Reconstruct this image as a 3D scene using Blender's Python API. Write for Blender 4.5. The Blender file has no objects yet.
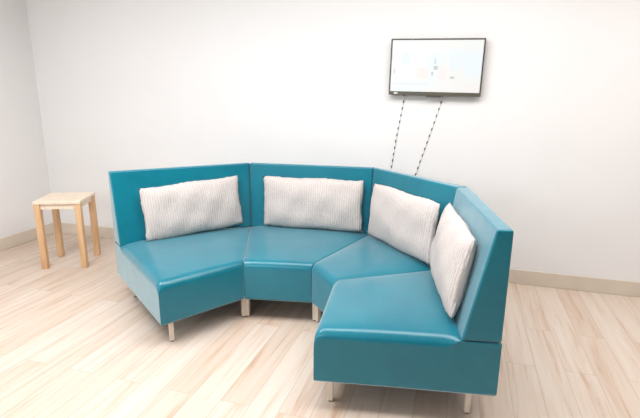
import bpy, bmesh, math, random
from mathutils import Vector, Matrix

random.seed(7)
sc = bpy.context.scene
col = sc.collection

# ------------------------------------------------------------ camera
F, CH, PITCH, ROLL = 470.9, 1.587, 0.2407, 0.0081
cd = bpy.data.cameras.new('camera')
cam = bpy.data.objects.new('camera', cd)
col.objects.link(cam)
cd.sensor_width = 36.0
cd.lens = 36.0 * F / 640.0
cam.matrix_world = (Matrix.Translation((0, 0, CH)) @ Matrix.Rotation(math.pi / 2 - PITCH, 4, 'X')
                    @ Matrix.Rotation(ROLL, 4, 'Z'))
sc.camera = cam

# ------------------------------------------------------------ light
world = bpy.data.worlds.new('world')
sc.world = world
world.use_nodes = True
bg = world.node_tree.nodes['Background']
bg.inputs[0].default_value = (0.95, 0.97, 1.0, 1)
bg.inputs[1].default_value = 0.12


def area(name, loc, aim, sx, sy, power, color=(1, 1, 1)):
    l = bpy.data.lights.new(name, 'AREA')
    l.shape = 'RECTANGLE'
    l.size, l.size_y = sx, sy
    l.energy = power
    l.color = color
    o = bpy.data.objects.new(name, l)
    col.objects.link(o)
    o.location = loc
    o.rotation_euler = (Vector(aim) - Vector(loc)).to_track_quat('-Z', 'Y').to_euler()
    return o


area('window_daylight', (-4.25, 0.9, 1.55), (0.2, 1.4, 0.0), 3.0, 2.0, 105, (0.84, 0.94, 1.0))
area('added_front_fill', (-2.8, -2.2, 2.3), (0.2, 3.0, 0.2), 2.6, 1.1, 125, (0.88, 0.95, 1.0))  # added fill light behind the camera, brightens the sofa fronts
area('ceiling_panel_light', (-2.0, 2.2, 2.93), (-2.0, 2.2, 0), 1.2, 1.2, 130, (0.95, 0.97, 1.0))
area('ceiling_panel_light', (2.6, 1.9, 2.93), (2.6, 1.9, 0), 1.2, 1.2, 78, (1.0, 0.96, 0.93))
area('ceiling_panel_light', (0.1, 2.25, 2.93), (0.1, 2.25, 0), 2.6, 1.2, 160, (0.98, 0.97, 0.98))

vs = sc.view_settings
vs.view_transform = 'Standard'
vs.look = 'None'
vs.gamma = 1.0
vs.use_curve_mapping = False
vs.exposure = -1.02


# ------------------------------------------------------------ helpers
def s2l(r, g, b):
    f = lambda c: (c / 255 / 12.92) if c / 255 <= 0.04045 else ((c / 255 + 0.055) / 1.055) ** 2.4
    return (f(r), f(g), f(b), 1)


class NT:
    def __init__(self, name):
        self.m = bpy.data.materials.new(name)
        self.m.use_nodes = True
        self.t = self.m.node_tree
        self.b = self.t.nodes['Principled BSDF']

    def n(self, typ, **kw):
        x = self.t.nodes.new(typ)
        for k, v in kw.items():
            if k.startswith('i_'):
                key = k[2:]
                x.inputs[int(key) if key.isdigit() else key.replace('_', ' ')].default_value = v
            else:
                setattr(x, k, v)
        return x

    def l(self, a, b):
        self.t.links.new(a, b)

    def ramp(self, fac, stops):
        r = self.n('ShaderNodeValToRGB')
        e = r.color_ramp.elements
        while len(e) < len(stops):
            e.new(0.5)
        for i, (p, c) in enumerate(stops):
            e[i].position = p
            e[i].color = c
        self.l(fac, r.inputs[0])
        return r.outputs[0]

    def math(self, op, a, b=None, c=None):
        x = self.n('ShaderNodeMath', operation=op)
        for i, v in enumerate((a, b, c)):
            if v is None:
                continue
            if isinstance(v, (int, float)):
                x.inputs[i].default_value = v
            else:
                self.l(v, x.inputs[i])
        return x.outputs[0]

    def mix(self, fac, a, b, mode='MIX'):
        x = self.n('ShaderNodeMix', data_type='RGBA', blend_type=mode)
        for i, v in ((0, fac), (6, a), (7, b)):
            if isinstance(v, (int, float, tuple)):
                x.inputs[i].default_value = v
            else:
                self.l(v, x.inputs[i])
        return x.outputs[2]

    def bump(self, h, strength, dist):
        x = self.n('ShaderNodeBump')
        x.inputs['Strength'].default_value = strength
        x.inputs['Distance'].default_value = dist
        self.l(h, x.inputs['Height'])
        self.l(x.outputs[0], self.b.inputs['Normal'])


def mat_plain(name, c, rough=0.5, noise=0.04, scale=8.0, metallic=0.0, bump=0.0):
    t = NT(name)
    tc = t.n('ShaderNodeTexCoord')
    nz = t.n('ShaderNodeTexNoise', i_Scale=scale, i_Detail=4.0)
    t.l(tc.outputs['Object'], nz.inputs['Vector'])
    lo = tuple(x * (1 - noise) for x in c[:3]) + (1,)
    hi = tuple(min(1, x * (1 + noise)) for x in c[:3]) + (1,)
    t.l(t.ramp(nz.outputs['Fac'], [(0.3, lo), (0.7, hi)]), t.b.inputs['Base Color'])
    t.b.inputs['Roughness'].default_value = rough
    t.b.inputs['Metallic'].default_value = metallic
    if bump:
        n2 = t.n('ShaderNodeTexNoise', i_Scale=scale * 14, i_Detail=3.0)
        t.l(tc.outputs['Object'], n2.inputs['Vector'])
        t.bump(n2.outputs['Fac'], bump, 0.002)
    return t.m


def mat_vinyl():
    t = NT('teal_vinyl')
    tc = t.n('ShaderNodeTexCoord')
    nz = t.n('ShaderNodeTexNoise', i_Scale=3.0, i_Detail=5.0, i_Roughness=0.6)
    t.l(tc.outputs['Object'], nz.inputs['Vector'])
    t.l(t.ramp(nz.outputs['Fac'], [(0.3, (0.001, 0.140, 0.198, 1)), (0.7, (0.002, 0.178, 0.240, 1))]),
        t.b.inputs['Base Color'])
    t.b.inputs['Roughness'].default_value = 0.26
    t.b.inputs['Specular IOR Level'].default_value = 0.5
    t.b.inputs['Sheen Tint'].default_value = (0.82, 0.94, 1.0, 1)
    t.b.inputs['Sheen Weight'].default_value = 0.9
    t.b.inputs['Sheen Roughness'].default_value = 0.36
    vo = t.n('ShaderNodeTexVoronoi', i_Scale=260.0)
    t.l(tc.outputs['Object'], vo.inputs['Vector'])
    n2 = t.n('ShaderNodeTexNoise', i_Scale=9.0, i_Detail=3.0)
    t.l(tc.outputs['Object'], n2.inputs['Vector'])
    t.bump(t.math('ADD', t.math('MULTIPLY', vo.outputs['Distance'], 0.12), n2.outputs['Fac']), 0.12, 0.012)
    return t.m


def mat_floor():
    t = NT('pale_wood_planks')
    tc = t.n('ShaderNodeTexCoord')
    br = t.n('ShaderNodeTexBrick', offset=0.37, offset_frequency=2, squash=1.0)
    br.inputs['Color1'].default_value = (0, 0, 0, 1)
    br.inputs['Color2'].default_value = (1, 1, 1, 1)
    br.inputs['Mortar'].default_value = (0.5, 0.5, 0.5, 1)
    br.inputs['Scale'].default_value = 1.0
    br.inputs['Mortar Size'].default_value = 0.0018
    br.inputs['Mortar Smooth'].default_value = 0.3
    br.inputs['Brick Width'].default_value = 1.35
    br.inputs['Row Height'].default_value = 0.165
    # plank length runs along local x of the floor object
    t.l(tc.outputs['Object'], br.inputs['Vector'])
    mp = t.n('ShaderNodeMapping')
    mp.inputs['Scale'].default_value = (0.8, 15.0, 1.0)
    t.l(tc.outputs['Object'], mp.inputs['Vector'])
    off = t.n('ShaderNodeVectorMath', operation='ADD')
    t.l(mp.outputs[0], off.inputs[0])
    sc3 = t.n('ShaderNodeVectorMath', operation='SCALE')
    t.l(br.outputs['Color'], sc3.inputs[0])
    sc3.inputs['Scale'].default_value = 13.0
    t.l(sc3.outputs[0], off.inputs[1])
    g = t.n('ShaderNodeTexNoise', i_Scale=1.5, i_Detail=6.0, i_Roughness=0.62, i_Distortion=0.5)
    t.l(off.outputs[0], g.inputs['Vector'])
    base = t.ramp(br.outputs['Color'], [(0.0, (0.62, 0.50, 0.41, 1)), (0.45, (0.65, 0.545, 0.46, 1)),
                                       (1.0, (0.68, 0.59, 0.515, 1))])
    grain = t.ramp(g.outputs['Fac'], [(0.28, (0.72, 0.54, 0.40, 1)), (0.45, (0.94, 0.89, 0.85, 1)),
                                     (0.62, (1.0, 1.0, 1.0, 1))])
    c = t.mix(0.85, base, grain, 'MULTIPLY')
    c = t.mix(br.outputs['Fac'], c, (0.46, 0.35, 0.26, 1))
    t.l(c, t.b.inputs['Base Color'])
    t.b.inputs['Roughness'].default_value = 0.42
    t.b.inputs['Specular IOR Level'].default_value = 0.5
    t.bump(g.outputs['Fac'], 0.08, 0.002)
    return t.m


def mat_wood(name, c0, c1):
    t = NT(name)
    tc = t.n('ShaderNodeTexCoord')
    mp = t.n('ShaderNodeMapping')
    mp.inputs['Scale'].default_value = (22.0, 22.0, 2.0)
    t.l(tc.outputs['Object'], mp.inputs['Vector'])
    g = t.n('ShaderNodeTexNoise', i_Scale=1.2, i_Detail=5.0, i_Distortion=0.8)
    t.l(mp.outputs[0], g.inputs['Vector'])
    t.l(t.ramp(g.outputs['Fac'], [(0.32, c0), (0.68, c1)]), t.b.inputs['Base Color'])
    t.b.inputs['Roughness'].default_value = 0.45
    return t.m


def mat_pillow(name, c):
    """nubby woven cloth with soft upright ribs"""
    t = NT(name)
    tc = t.n('ShaderNodeTexCoord')
    w = t.n('ShaderNodeTexWave', wave_type='BANDS', bands_direction='X', i_Scale=17.0, i_Distortion=2.2, i_Detail=2.0)
    w.inputs['Detail Scale'].default_value = 2.0
    t.l(tc.outputs['Object'], w.inputs['Vector'])
    nz = t.n('ShaderNodeTexNoise', i_Scale=95.0, i_Detail=3.0)
    t.l(tc.outputs['Object'], nz.inputs['Vector'])
    h = t.math('ADD', t.math('MULTIPLY', w.outputs['Fac'], 0.55), nz.outputs['Fac'])
    dark = tuple(x * 0.84 for x in c[:3]) + (1,)
    t.l(t.ramp(h, [(0.45, dark), (0.95, c)]), t.b.inputs['Base Color'])
    t.b.inputs['Roughness'].default_value = 0.95
    t.b.inputs['Specular IOR Level'].default_value = 0.1
    t.bump(h, 0.6, 0.008)
    return t.m


def mat_screen():
    t = NT('lit_screen')
    tc = t.n('ShaderNodeTexCoord')
    nz = t.n('ShaderNodeTexNoise', i_Scale=5.0, i_Detail=2.0)
    t.l(tc.outputs['Object'], nz.inputs['Vector'])
    c = t.ramp(nz.outputs['Fac'], [(0.30, (0.90, 0.97, 1.0, 1)), (0.5, (0.97, 0.98, 0.95, 1)),
                                  (0.70, (1.0, 0.955, 0.92, 1))])
    t.b.inputs['Base Color'].default_value = (0.02, 0.02, 0.02, 1)
    t.b.inputs['Roughness'].default_value = 0.26
    t.l(c, t.b.inputs['Emission Color'])
    t.b.inputs['Emission Strength'].default_value = 1.9
    return t.m


def mat_emit(name, c, s=1.9):
    t = NT(name)
    t.b.inputs['Base Color'].default_value = (0.02, 0.02, 0.02, 1)
    t.b.inputs['Emission Color'].default_value = c
    t.b.inputs['Emission Strength'].default_value = s
    return t.m


def mat_cord():
    t = NT('flecked_cord')
    tc = t.n('ShaderNodeTexCoord')
    sx = t.n('ShaderNodeSeparateXYZ')
    t.l(tc.outputs['Object'], sx.inputs[0])
    fr = t.math('FRACT', t.math('MULTIPLY', sx.outputs['Z'], 1 / 0.056))
    k = t.math('LESS_THAN', fr, 0.40)
    t.l(t.mix(k, (0.80, 0.77, 0.74, 1), (0.02, 0.02, 0.022, 1)), t.b.inputs['Base Color'])
    t.b.inputs['Roughness'].default_value = 0.6
    return t.m


M = dict(
    vinyl=mat_vinyl(), floor=mat_floor(),
    wall=mat_plain('white_wall_paint', (0.80, 0.785, 0.775, 1), 0.8, 0.012, 2.0),
    ceiling=mat_plain('white_ceiling_paint', (0.85, 0.85, 0.84, 1), 0.9, 0.01),
    skirting=mat_plain('pale_skirting', (0.66, 0.575, 0.48, 1), 0.45, 0.05, 5.0),
    leg=mat_plain('pale_leg', (0.74, 0.64, 0.53, 1), 0.3, 0.04, 20.0),
    glide=mat_plain('dark_glide', (0.10, 0.08, 0.07, 1), 0.5),
    under=mat_plain('black_dust_cover_and_seam_shade', (0.015, 0.014, 0.014, 1), 0.9),
    table=mat_wood('honey_wood', (0.58, 0.33, 0.16, 1), (0.74, 0.49, 0.28, 1)),
    table_top=mat_wood('pale_honey_wood', (0.74, 0.60, 0.46, 1), (0.84, 0.72, 0.58, 1)),
    bezel=mat_plain('dark_bezel', (0.06, 0.056, 0.046, 1), 0.4),
    bezel_low=mat_plain('olive_grey_bezel', (0.085, 0.078, 0.055, 1), 0.4),
    badge=mat_plain('silver_badge', (0.7, 0.7, 0.68, 1), 0.3),
    screen=mat_screen(), cord=mat_cord(),
    chart_grey=mat_emit('chart_grey', (0.62, 0.66, 0.66, 1)),
    chart_line=mat_emit('chart_line', (0.80, 0.82, 0.90, 1)),
    chart_pink=mat_emit('chart_pink', (1.0, 0.93, 0.89, 1)),
    chart_blue=mat_emit('chart_blue', (0.89, 0.96, 0.99, 1)),
    cream=mat_pillow('cream_pillow_cloth', (0.63, 0.565, 0.535, 1)),
)


def link(name, bm, mat, parent=None, smooth=True, wn=False):
    me = bpy.data.meshes.new(name)
    bmesh.ops.recalc_face_normals(bm, faces=bm.faces[:])
    bm.to_mesh(me)
    bm.free()
    o = bpy.data.objects.new(name, me)
    col.objects.link(o)
    for m in (mat if isinstance(mat, (list, tuple)) else [mat]):
        me.materials.append(m)
    if smooth:
        me.polygons.foreach_set('use_smooth', [True] * len(me.polygons))
        if wn:
            w = o.modifiers.new('normals', 'WEIGHTED_NORMAL')
            w.keep_sharp = True
    if parent:
        o.parent = parent
    return o


def prism8(bm, bot, top, bev=0.0, seg=3):
    """six-sided solid from four bottom and four top points"""
    b = [bm.verts.new(p) for p in bot]
    t = [bm.verts.new(p) for p in top]
    fs = [bm.faces.new(b[::-1]), bm.faces.new(t)]
    for i in range(4):
        j = (i + 1) % 4
        fs.append(bm.faces.new((b[i], b[j], t[j], t[i])))
    if bev:
        es = set(e for f in fs for e in f.edges)
        bmesh.ops.bevel(bm, geom=list(es), offset=bev, segments=seg, affect='EDGES', profile=0.5)


def box(bm, x0, x1, y0, y1, z0, z1, bev=0.0, seg=2):
    prism8(bm, [(x0, y0, z0), (x1, y0, z0), (x1, y1, z0), (x0, y1, z0)],
           [(x0, y0, z1), (x1, y0, z1), (x1, y1, z1), (x0, y1, z1)], bev, seg)


def empty(name, loc, rz=0.0):
    o = bpy.data.objects.new(name, None)
    col.objects.link(o)
    o.location = loc
    o.rotation_euler = (0, 0, rz)
    o.empty_display_size = 0.2
    return o


def tag(o, label, cat, group=None):
    o['label'] = label
    o['category'] = cat
    if group:
        o['group'] = group


# ------------------------------------------------------------ room
PHI, WD = -0.2881, 4.1496
WN = Vector((math.sin(PHI), -math.cos(PHI), 0))       # back wall normal, towards the room
WT = Vector((math.cos(PHI), math.sin(PHI), 0))        # along the back wall, to the right
S_LEFT = -4.42                                        # the corner, measured along the back wall
CEIL = 2.95


def W(s, off, z):
    p = -WN * WD + WT * s + WN * off
    return Vector((p.x, p.y, z))


ROOM = Matrix.Translation(W(S_LEFT, 0, 0)) @ Matrix.Rotation(PHI, 4, 'Z')  # local x along wall, local -y into room


def room_box(name, x0, x1, y0, y1, z0, z1, mat, bev=0.0):
    bm = bmesh.new()
    box(bm, x0, x1, y0, y1, z0, z1, bev)
    o = link(name, bm, mat, smooth=False)
    o.matrix_world = ROOM
    o['kind'] = 'structure'
    return o


LX, LY = 8.6, 8.2
# floor: its own local x runs along the planks (square to the back wall)
bm = bmesh.new()
box(bm, -0.15, LY, -0.15, LX, -0.1, 0.0)
fl = link('floor', bm, M['floor'], smooth=False)
fl.matrix_world = ROOM @ Matrix.Rotation(-math.pi / 2, 4, 'Z')
fl['kind'] = 'structure'
room_box('wall_back', -0.15, LX, 0.0, 0.15, 0, CEIL, M['wall'])
room_box('wall_left', -0.15, 0.0, -LY, 0.0, 0, CEIL, M['wall'])
room_box('ceiling', -0.15, LX, -LY, 0.15, CEIL, CEIL + 0.1, M['ceiling'])
room_box('baseboard_back', 0.0, LX, -0.014, 0.0, 0, 0.128, M['skirting'], 0.004)
room_box('baseboard_left', 0.0, 0.014, -LY, -0.014, 0, 0.128, M['skirting'], 0.004)

# ------------------------------------------------------------ sofa
HB, HS, HT = 0.163, 0.45, 1.005
O = [(-1.616, 3.530), (-0.610, 4.054), (0.456, 3.831), (0.969, 3.018), (0.862, 1.999)]
S = [(-1.522, 3.381), (-0.645, 3.963), (0.382, 3.827), (0.779, 3.077), (0.683, 2.052)]
I = [(-0.989, 2.677), (-0.532, 3.091), (-0.055, 3.037), (0.087, 2.759), (-0.027, 2.114)]
TT = [0.055, 0.055, 0.05, 0.09, 0.075]
O = [Vector(p) for p in O]
S = [Vector(p) for p in S]
I = [Vector(p) for p in I]
S[2] = O[2] + (I[2] - O[2]).normalized() * 0.095
S = [O[k] + (I[k] - O[k]).normalized() * (S[k] - O[k]).length for k in range(5)]
T = [O[k] + (I[k] - O[k]).normalized() * TT[k] for k in range(5)]

sofa = empty('curved_sofa', (-0.1, 3.2, 0))
tag(sofa, 'curved teal vinyl sectional sofa of four wedge sections on short pale legs', 'sofa')
SO = Vector((-0.1, 3.2, 0))


def loc3(p, z):
    return Vector((p.x, p.y, z)) - SO


def lerp(a, b, t):
    return a + (b - a) * t


GAP = 0.0025


def shrink(k, P):
    a, b = P[k], P[k + 1]
    d = (b - a).normalized() * GAP
    return a + d, b - d


def ticks(n, ea, eb):
    """0..1 stations crowded towards both ends"""
    e = [0, 0.04, 0.12, 0.25, 0.45, 0.7, 1.0]
    return [ea * x for x in e] + [ea + (1 - ea - eb) * i / n for i in range(1, n)] + [1 - eb * x for x in e[::-1]]


def seat_mesh(k):
    o0, o1 = shrink(k, O)
    i0, i1 = shrink(k, I)
    vs_ = ((S[k] - O[k]).length / (I[k] - O[k]).length + (S[k + 1] - O[k + 1]).length / (I[k + 1] - O[k + 1]).length) / 2
    depth = ((I[k] - O[k]).length + (I[k + 1] - O[k + 1]).length) / 2
    us = ticks(10, 0.062 if k == 0 else 0.012, 0.062 if k == 3 else 0.012)
    vv = [0, vs_ * 0.5, vs_ * 0.9] + [vs_ + (1 - vs_) * x for x in (0, .02, .05, .1, .2, .3, .4, .5, .6, .7, .8, .88, .93)] + \
         [1 - 0.055 * x for x in (1, 0.8, 0.6, 0.4, 0.25, 0.12, 0.04, 0)]
    bm = bmesh.new()
    r = 0.05
    ra, rb = (0.046 if k == 0 else 0.007), (0.046 if k == 3 else 0.007)
    top, side = [], []
    for v in vv:
        row = []
        w = (o1 - o0).length * (1 - v) + (i1 - i0).length * v
        for u in us:
            p = lerp(lerp(o0, o1, u), lerp(i0, i1, u), v)
            z = HS - (0.004 if v < vs_ * 0.95 else 0)
            if v >= vs_:
                t = (v - vs_) / (1 - vs_)
                z += 0.028 * (1 - (2 * u - 1) ** 4) * (1 - t ** 3)
                de, re = (u * w, ra) if u < 0.5 else ((1 - u) * w, rb)
                if de < re:
                    z -= (re - math.sqrt(max(0, re * re - (re - de) ** 2))) * min(1, t * 12)
                di = (1 - v) * depth
                if di < r:
                    z -= r - math.sqrt(max(0, r * r - (r - di) ** 2))
            row.append(bm.verts.new(loc3(p, z)))
        top.append(row)
    nv, nu = len(vv), len(us)
    for a in range(nv - 1):
        for b in range(nu - 1):
            bm.faces.new((top[a][b], top[a][b + 1], top[a + 1][b + 1], top[a + 1][b]))
    loop = [top[0][b] for b in range(nu)] + [top[a][nu - 1] for a in range(1, nv)] + \
           [top[nv - 1][b] for b in range(nu - 2, -1, -1)] + [top[a][0] for a in range(nv - 2, 0, -1)]
    low, up, lo = [], [], []
    c = sum((v.co for v in loop), Vector()) / len(loop)
    for lv in loop:
        q = bm.verts.new((lv.co.x, lv.co.y, HB + 0.012))
        low.append(q)
        up.append(bm.verts.new((lv.co.x, lv.co.y, lv.co.z - 0.004)))
        lo.append(bm.verts.new((lv.co.x, lv.co.y, HB + 0.018)))
    low2 = []
    for q in low:
        d = (Vector((c.x, c.y, 0)) - Vector((q.co.x, q.co.y, 0))).normalized() * 0.010
        low2.append(bm.verts.new((q.co.x + d.x, q.co.y + d.y, HB)))
    n = len(loop)
    for a in range(n):
        b = (a + 1) % n
        bm.faces.new((loop[a], loop[b], up[b], up[a]))
        bm.faces.new((up[a], up[b], lo[b], lo[a]))
        bm.faces.new((lo[a], lo[b], low[b], low[a]))
        bm.faces.new((low[a], low[b], low2[b], low2[a]))
    f = bm.faces.new(low2[::-1])
    f.material_index = 1
    # crisp corners down the sides
    for e in bm.edges:
        a, b = e.verts
        if abs(a.co.x - b.co.x) < 1e-6 and abs(a.co.y - b.co.y) < 1e-6:
            for cc in (top[0][0], top[0][-1], top[-1][0], top[-1][-1]):
                if abs(cc.co.x - a.co.x) < 1e-6 and abs(cc.co.y - a.co.y) < 1e-6:
                    e.smooth = False
    for b in range(nu - 1):
        e = bm.edges.get((top[0][b], top[0][b + 1]))
        e.smooth = False
    return bm


def back_mesh(k):
    o0, o1 = shrink(k, O)
    s0, s1 = shrink(k, S)
    t0, t1 = shrink(k, T)
    bm = bmesh.new()
    z0 = HS + 0.002
    prism8(bm, [loc3(o0, z0), loc3(s0, z0), loc3(s1, z0), loc3(o1, z0)],
           [loc3(o0, HT), loc3(t0, HT), loc3(t1, HT), loc3(o1, HT)], 0.011, 3)
    return bm


def leg_mesh(p, ang):
    bm = bmesh.new()
    c, s_ = math.cos(ang), math.sin(ang)
    w0, w1 = 0.014, 0.015
    q = loc3(p, 0)
    f = lambda w, z: [(q.x + c * a * w - s_ * b * w, q.y + s_ * a * w + c * b * w, z) for a, b in ((-1, -1), (1, -1), (1, 1), (-1, 1))]
    prism8(bm, f(w0, 0.006), f(w1, HB + 0.004), 0.003, 2)
    return bm


def foot_mesh(p, ang):
    bm = bmesh.new()
    q = loc3(p, 0)
    bmesh.ops.create_cone(bm, cap_ends=True, segments=16, radius1=0.013, radius2=0.013, depth=0.008,
                          matrix=Matrix.Translation((q.x, q.y, 0.004)))
    return bm


for k in range(4):
    seat = link('seat', seat_mesh(k), [M['vinyl'], M['under']], sofa)
    link('backrest', back_mesh(k), M['vinyl'], sofa, wn=True)
    ang = math.atan2((O[k + 1] - O[k]).y, (O[k + 1] - O[k]).x)
    for kk, oth, end in ((k, k + 1, k == 0), (k + 1, k, k == 3)):
        ins = 0.092 if end else 0.0175
        for P, Q, dep in ((I, O, 0.075), (O, I, 0.11)):
            p = P[kk] + (P[oth] - P[kk]).normalized() * ins + (Q[kk] - P[kk]).normalized() * dep
            lg = link('leg', leg_mesh(p, ang), M['leg'], sofa, smooth=False)
            link('glide', foot_mesh(p, ang), M['glide'], lg)


def slab(k, A, B, za, zb, na, nb, nzb, half=0.004):
    """thin upright strip in the joint at plane k, from A to B"""
    d = (I[k] - O[k]).normalized()
    n = Vector((d.y, -d.x)) * half
    a, b = A[k] + d * na, B[k] - d * nb
    t = T[k] - d * nb if nzb else b
    bm = bmesh.new()
    prism8(bm, [loc3(a - n, za), loc3(b - n, za), loc3(b + n, za), loc3(a + n, za)],
           [loc3(a - n, zb), loc3(t - n, zb), loc3(t + n, zb), loc3(a + n, zb)])
    return bm


for k in (1, 2, 3):  # added black strips block the gaps and stand in for seam shade
    link('seam_shade_strip', slab(k, O, S, HS, HT - 0.014, 0.012, 0.012, True), M['under'], sofa, smooth=False)
    link('seam_shade_strip', slab(k, O, I, HB + 0.015, HS - 0.03, 0.012, 0.022, False), M['under'], sofa, smooth=False)

# ------------------------------------------------------------ pillows
def pillow_mesh(w, h, th, seed):
    """local x along the width, z up, y through the thickness; two crowned faces meeting in a seam"""
    rnd = random.Random(seed)
    bm = bmesh.new()
    nx, nz = 40, 20
    ph = [rnd.uniform(0, 6.28) for _ in range(8)]

    def pos(i, j, sgn):
        u, v = -1 + 2 * i / nx, -1 + 2 * j / nz
        u = math.copysign(abs(u) ** 0.85, u)
        v = math.copysign(abs(v) ** 0.85, v)
        x = u * w / 2 * (1 - 0.05 * (1 - abs(v)) * abs(u) ** 3 * 0.6)
        z = v * h / 2 * (1 - 0.07 * (1 - u * u) * abs(v) ** 3 * -0.25)
        prof = ((1 - abs(u) ** 3.2) * (1 - abs(v) ** 2.6)) ** 0.55
        y = sgn * th / 2 * prof
        y += sgn * prof * 0.004 * (math.sin(7 * u + ph[0]) + math.sin(5 * v + 3 * u + ph[1]) + math.sin(11 * u - 4 * v + ph[2]))
        z += 0.004 * math.sin(6 * u + ph[3])
        x += 0.003 * math.sin(5 * v + ph[4])
        # shaggy nub
        a = rnd.uniform(-1, 1) * 0.0025
        return Vector((x + a, y + sgn * abs(a), z + rnd.uniform(-1, 1) * 0.0025))

    fr = [[bm.verts.new(pos(i, j, -1)) for i in range(nx + 1)] for j in range(nz + 1)]
    bk = [[fr[j][i] if i in (0, nx) or j in (0, nz) else bm.verts.new(pos(i, j, 1)) for i in range(nx + 1)] for j in range(nz + 1)]
    for j in range(nz):
        for i in range(nx):
            bm.faces.new((fr[j][i], fr[j][i + 1], fr[j + 1][i + 1], fr[j + 1][i]))
            bm.faces.new((bk[j][i], bk[j + 1][i], bk[j + 1][i + 1], bk[j][i + 1]))
    return bm


def pillow(k, along, w, h, th, lean, gap, roll, label, seed, zoff=0.0, yaw=0.0):
    a, b = S[k], S[k + 1]
    d = (b - a).normalized()
    n = Vector((d.y, -d.x))                      # towards the seat front
    mid = (I[k] + I[k + 1]) / 2 - (a + b) / 2
    if n.dot(mid) < 0:
        n = -n
    base = lerp(a, b, along) + n * gap
    o = link('lumbar_pillow', pillow_mesh(w, h, th, seed), M['cream'])
    X = Vector((d.x, d.y, 0))
    Y = Vector((-n.x, -n.y, 0))
    Mx = Matrix((X, Y, Vector((0, 0, 1)))).transposed().to_4x4()
    o.matrix_world = (Matrix.Translation((base.x, base.y, HS + 0.014 + zoff)) @ Mx @ Matrix.Rotation(yaw, 4, 'Z')
                      @ Matrix.Rotation(-lean, 4, 'X') @ Matrix.Rotation(roll, 4, 'Y') @ Matrix.Translation((0, 0, h / 2)))
    tag(o, label, 'pillow', 'nubby cream pillows on the sofa')
    return o


pillow(0, 0.545, 0.80, 0.41, 0.13, 0.13, 0.052, -0.045, 'cream lumbar pillow on the left sofa section, nearest the wooden table', 1, 0.022)
pillow(1, 0.54, 0.85, 0.42, 0.13, 0.055, 0.046, 0.0, 'cream lumbar pillow standing square to view against the middle of the sofa back', 2, 0.022)
pillow(2, 0.548, 0.805, 0.42, 0.125, 0.10, 0.052, 0.0, 'cream lumbar pillow partly hidden behind the end-on pillow', 3, 0.022)
pillow(3, 0.445, 0.80, 0.435, 0.135, 0.185, 0.030, 0.0, 'cream lumbar pillow seen nearly end-on, on the front right sofa section', 4, 0.024)

# ------------------------------------------------------------ side table
tb = empty('side_table', (-2.375, 4.28, 0), math.radians(7))
tag(tb, 'small square honey-coloured wooden side table with four thick legs', 'table')
TH, TW = 0.635, 0.405
bm = bmesh.new()
box(bm, -TW / 2, TW / 2, -TW / 2, TW / 2, TH - 0.028, TH, 0.004)
link('table_top', bm, M['table_top'], tb, wn=True)
lw = 0.053
for sx in (-1, 1):
    for sy in (-1, 1):
        bm = bmesh.new()
        x, y = sx * (TW / 2 - lw / 2 - 0.004), sy * (TW / 2 - lw / 2 - 0.004)
        box(bm, x - lw / 2, x + lw / 2, y - lw / 2, y + lw / 2, 0, TH - 0.028, 0.004)
        link('leg', bm, M['table'], tb, wn=True)
for ax in (0, 1):
    for s_ in (-1, 1):
        bm = bmesh.new()
        L, c = TW / 2 - lw - 0.004, s_ * (TW / 2 - 0.028)
        if ax == 0:
            box(bm, -L, L, c - 0.010, c + 0.010, TH - 0.075, TH - 0.028)
        else:
            box(bm, c - 0.010, c + 0.010, -L, L, TH - 0.075, TH - 0.028)
        link('apron', bm, M['table_top'], tb, smooth=False)

# ------------------------------------------------------------ television
TVW, TVH = 0.738, 0.446
tvc = W(-0.247, 0.0, 1.576)
tv = empty('wall_television', tvc, PHI)
tv.rotation_euler = (0, 0.016, PHI)
tag(tv, 'flat television with thin dark frame and glowing white screen on the back wall', 'television')
bm = bmesh.new()
box(bm, -TVW / 2, TVW / 2, -0.062, -0.028, 0, TVH, 0.004)
link('casing', bm, M['bezel'], tv, wn=True)
bt, bl = 0.012, 0.030
bm = bmesh.new()
box(bm, -TVW / 2, TVW / 2, -0.068, -0.060, 0.0, bl, 0.002)
low = link('lower_frame', bm, M['bezel_low'], tv, smooth=False)
bm = bmesh.new()
box(bm, -TVW / 2 + 0.045, -TVW / 2 + 0.075, -0.0695, -0.0675, 0.009, 0.021)
link('badge', bm, M['badge'], low, smooth=False)
bm = bmesh.new()
box(bm, -0.06, 0.06, -0.066, -0.045, -0.012, 0.004, 0.003)
link('sensor_bar', bm, M['bezel'], low, smooth=False)
bm = bmesh.new()
box(bm, -TVW / 2, TVW / 2, -0.068, -0.060, TVH - bt, TVH, 0.002)
box(bm, -TVW / 2, -TVW / 2 + bt, -0.068, -0.060, bl, TVH - bt)
box(bm, TVW / 2 - bt, TVW / 2, -0.068, -0.060, bl, TVH - bt)
link('frame', bm, M['bezel'], tv, smooth=False)
bm = bmesh.new()
box(bm, -TVW / 2 + bt, TVW / 2 - bt, -0.064, -0.060, bl, TVH - bt)
scr = link('screen', bm, M['screen'], tv, smooth=False)


def chart(name, mat, rects):
    for x0, x1, z0, z1 in rects:
        bm = bmesh.new()
        box(bm, x0, x1, -0.0646, -0.0638, z0, z1)
        link(name, bm, mat, scr, smooth=False)


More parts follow.
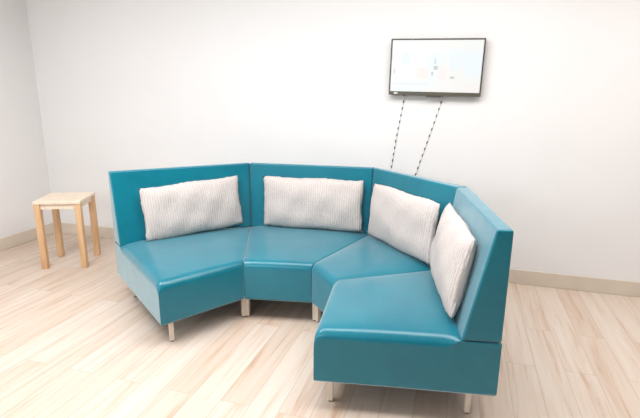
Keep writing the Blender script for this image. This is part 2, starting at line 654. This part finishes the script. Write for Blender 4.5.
chart('picture_line', M['chart_line'], [(-0.36, -0.04, 0.088, 0.094)])
chart('picture_pale_patch', M['chart_pink'], [(-0.15, -0.05, 0.13, 0.22), (0.03, 0.09, 0.12, 0.24), (-0.37, -0.33, 0.27, 0.34)])
chart('picture_blue_patch', M['chart_blue'], [(0.11, 0.20, 0.20, 0.36), (0.24, 0.36, 0.15, 0.33), (-0.28, -0.20, 0.24, 0.34)])
chart('picture_mark', M['chart_grey'], [(-0.015, 0.02, 0.205, 0.235), (0.12, 0.155, 0.135, 0.155), (-0.03, -0.015, 0.16, 0.19),
                                        (-0.335, -0.325, 0.17, 0.21), (-0.01, 0.0, 0.25, 0.29)])
bm = bmesh.new()
box(bm, -0.11, 0.11, -0.028, -0.003, 0.12, 0.34, 0.003)
link('wall_bracket', bm, M['bezel'], tv, smooth=False)


# ------------------------------------------------------------ cords
def cord(pts, r, label):
    cu = bpy.data.curves.new('power_cord', 'CURVE')
    cu.dimensions = '3D'
    cu.bevel_depth = r
    cu.bevel_resolution = 2
    sp = cu.splines.new('BEZIER')
    sp.bezier_points.add(len(pts) - 1)
    for bp, p in zip(sp.bezier_points, pts):
        bp.co = p
        bp.handle_left_type = bp.handle_right_type = 'AUTO'
    o = bpy.data.objects.new('power_cord', cu)
    col.objects.link(o)
    # a plain mesh, like everything else
    dg = bpy.context.evaluated_depsgraph_get()
    me = bpy.data.meshes.new_from_object(o.evaluated_get(dg))
    bpy.data.objects.remove(o)
    o = bpy.data.objects.new('power_cord', me)
    col.objects.link(o)
    me.materials.append(M['cord'])
    me.polygons.foreach_set('use_smooth', [True] * len(me.polygons))
    tag(o, label, 'cord', 'cords under the television')
    return o


cord([W(-0.49, 0.03, 1.60), W(-0.492, 0.012, 1.55), W(-0.543, 0.006, 1.20), W(-0.573, 0.006, 0.95), W(-0.62, 0.01, 0.45), W(-0.62, 0.02, 0.14), W(-0.60, 0.03, 0.006)],
     0.0042, 'thin dark flecked cord hanging steeply from the left part of the television')
cord([W(-0.17, 0.03, 1.60), W(-0.178, 0.012, 1.55), W(-0.274, 0.006, 1.20), W(-0.338, 0.006, 0.98), W(-0.47, 0.01, 0.45), W(-0.50, 0.02, 0.14), W(-0.50, 0.03, 0.006)],
     0.0042, 'thin dark flecked cord slanting down from below the middle of the television')
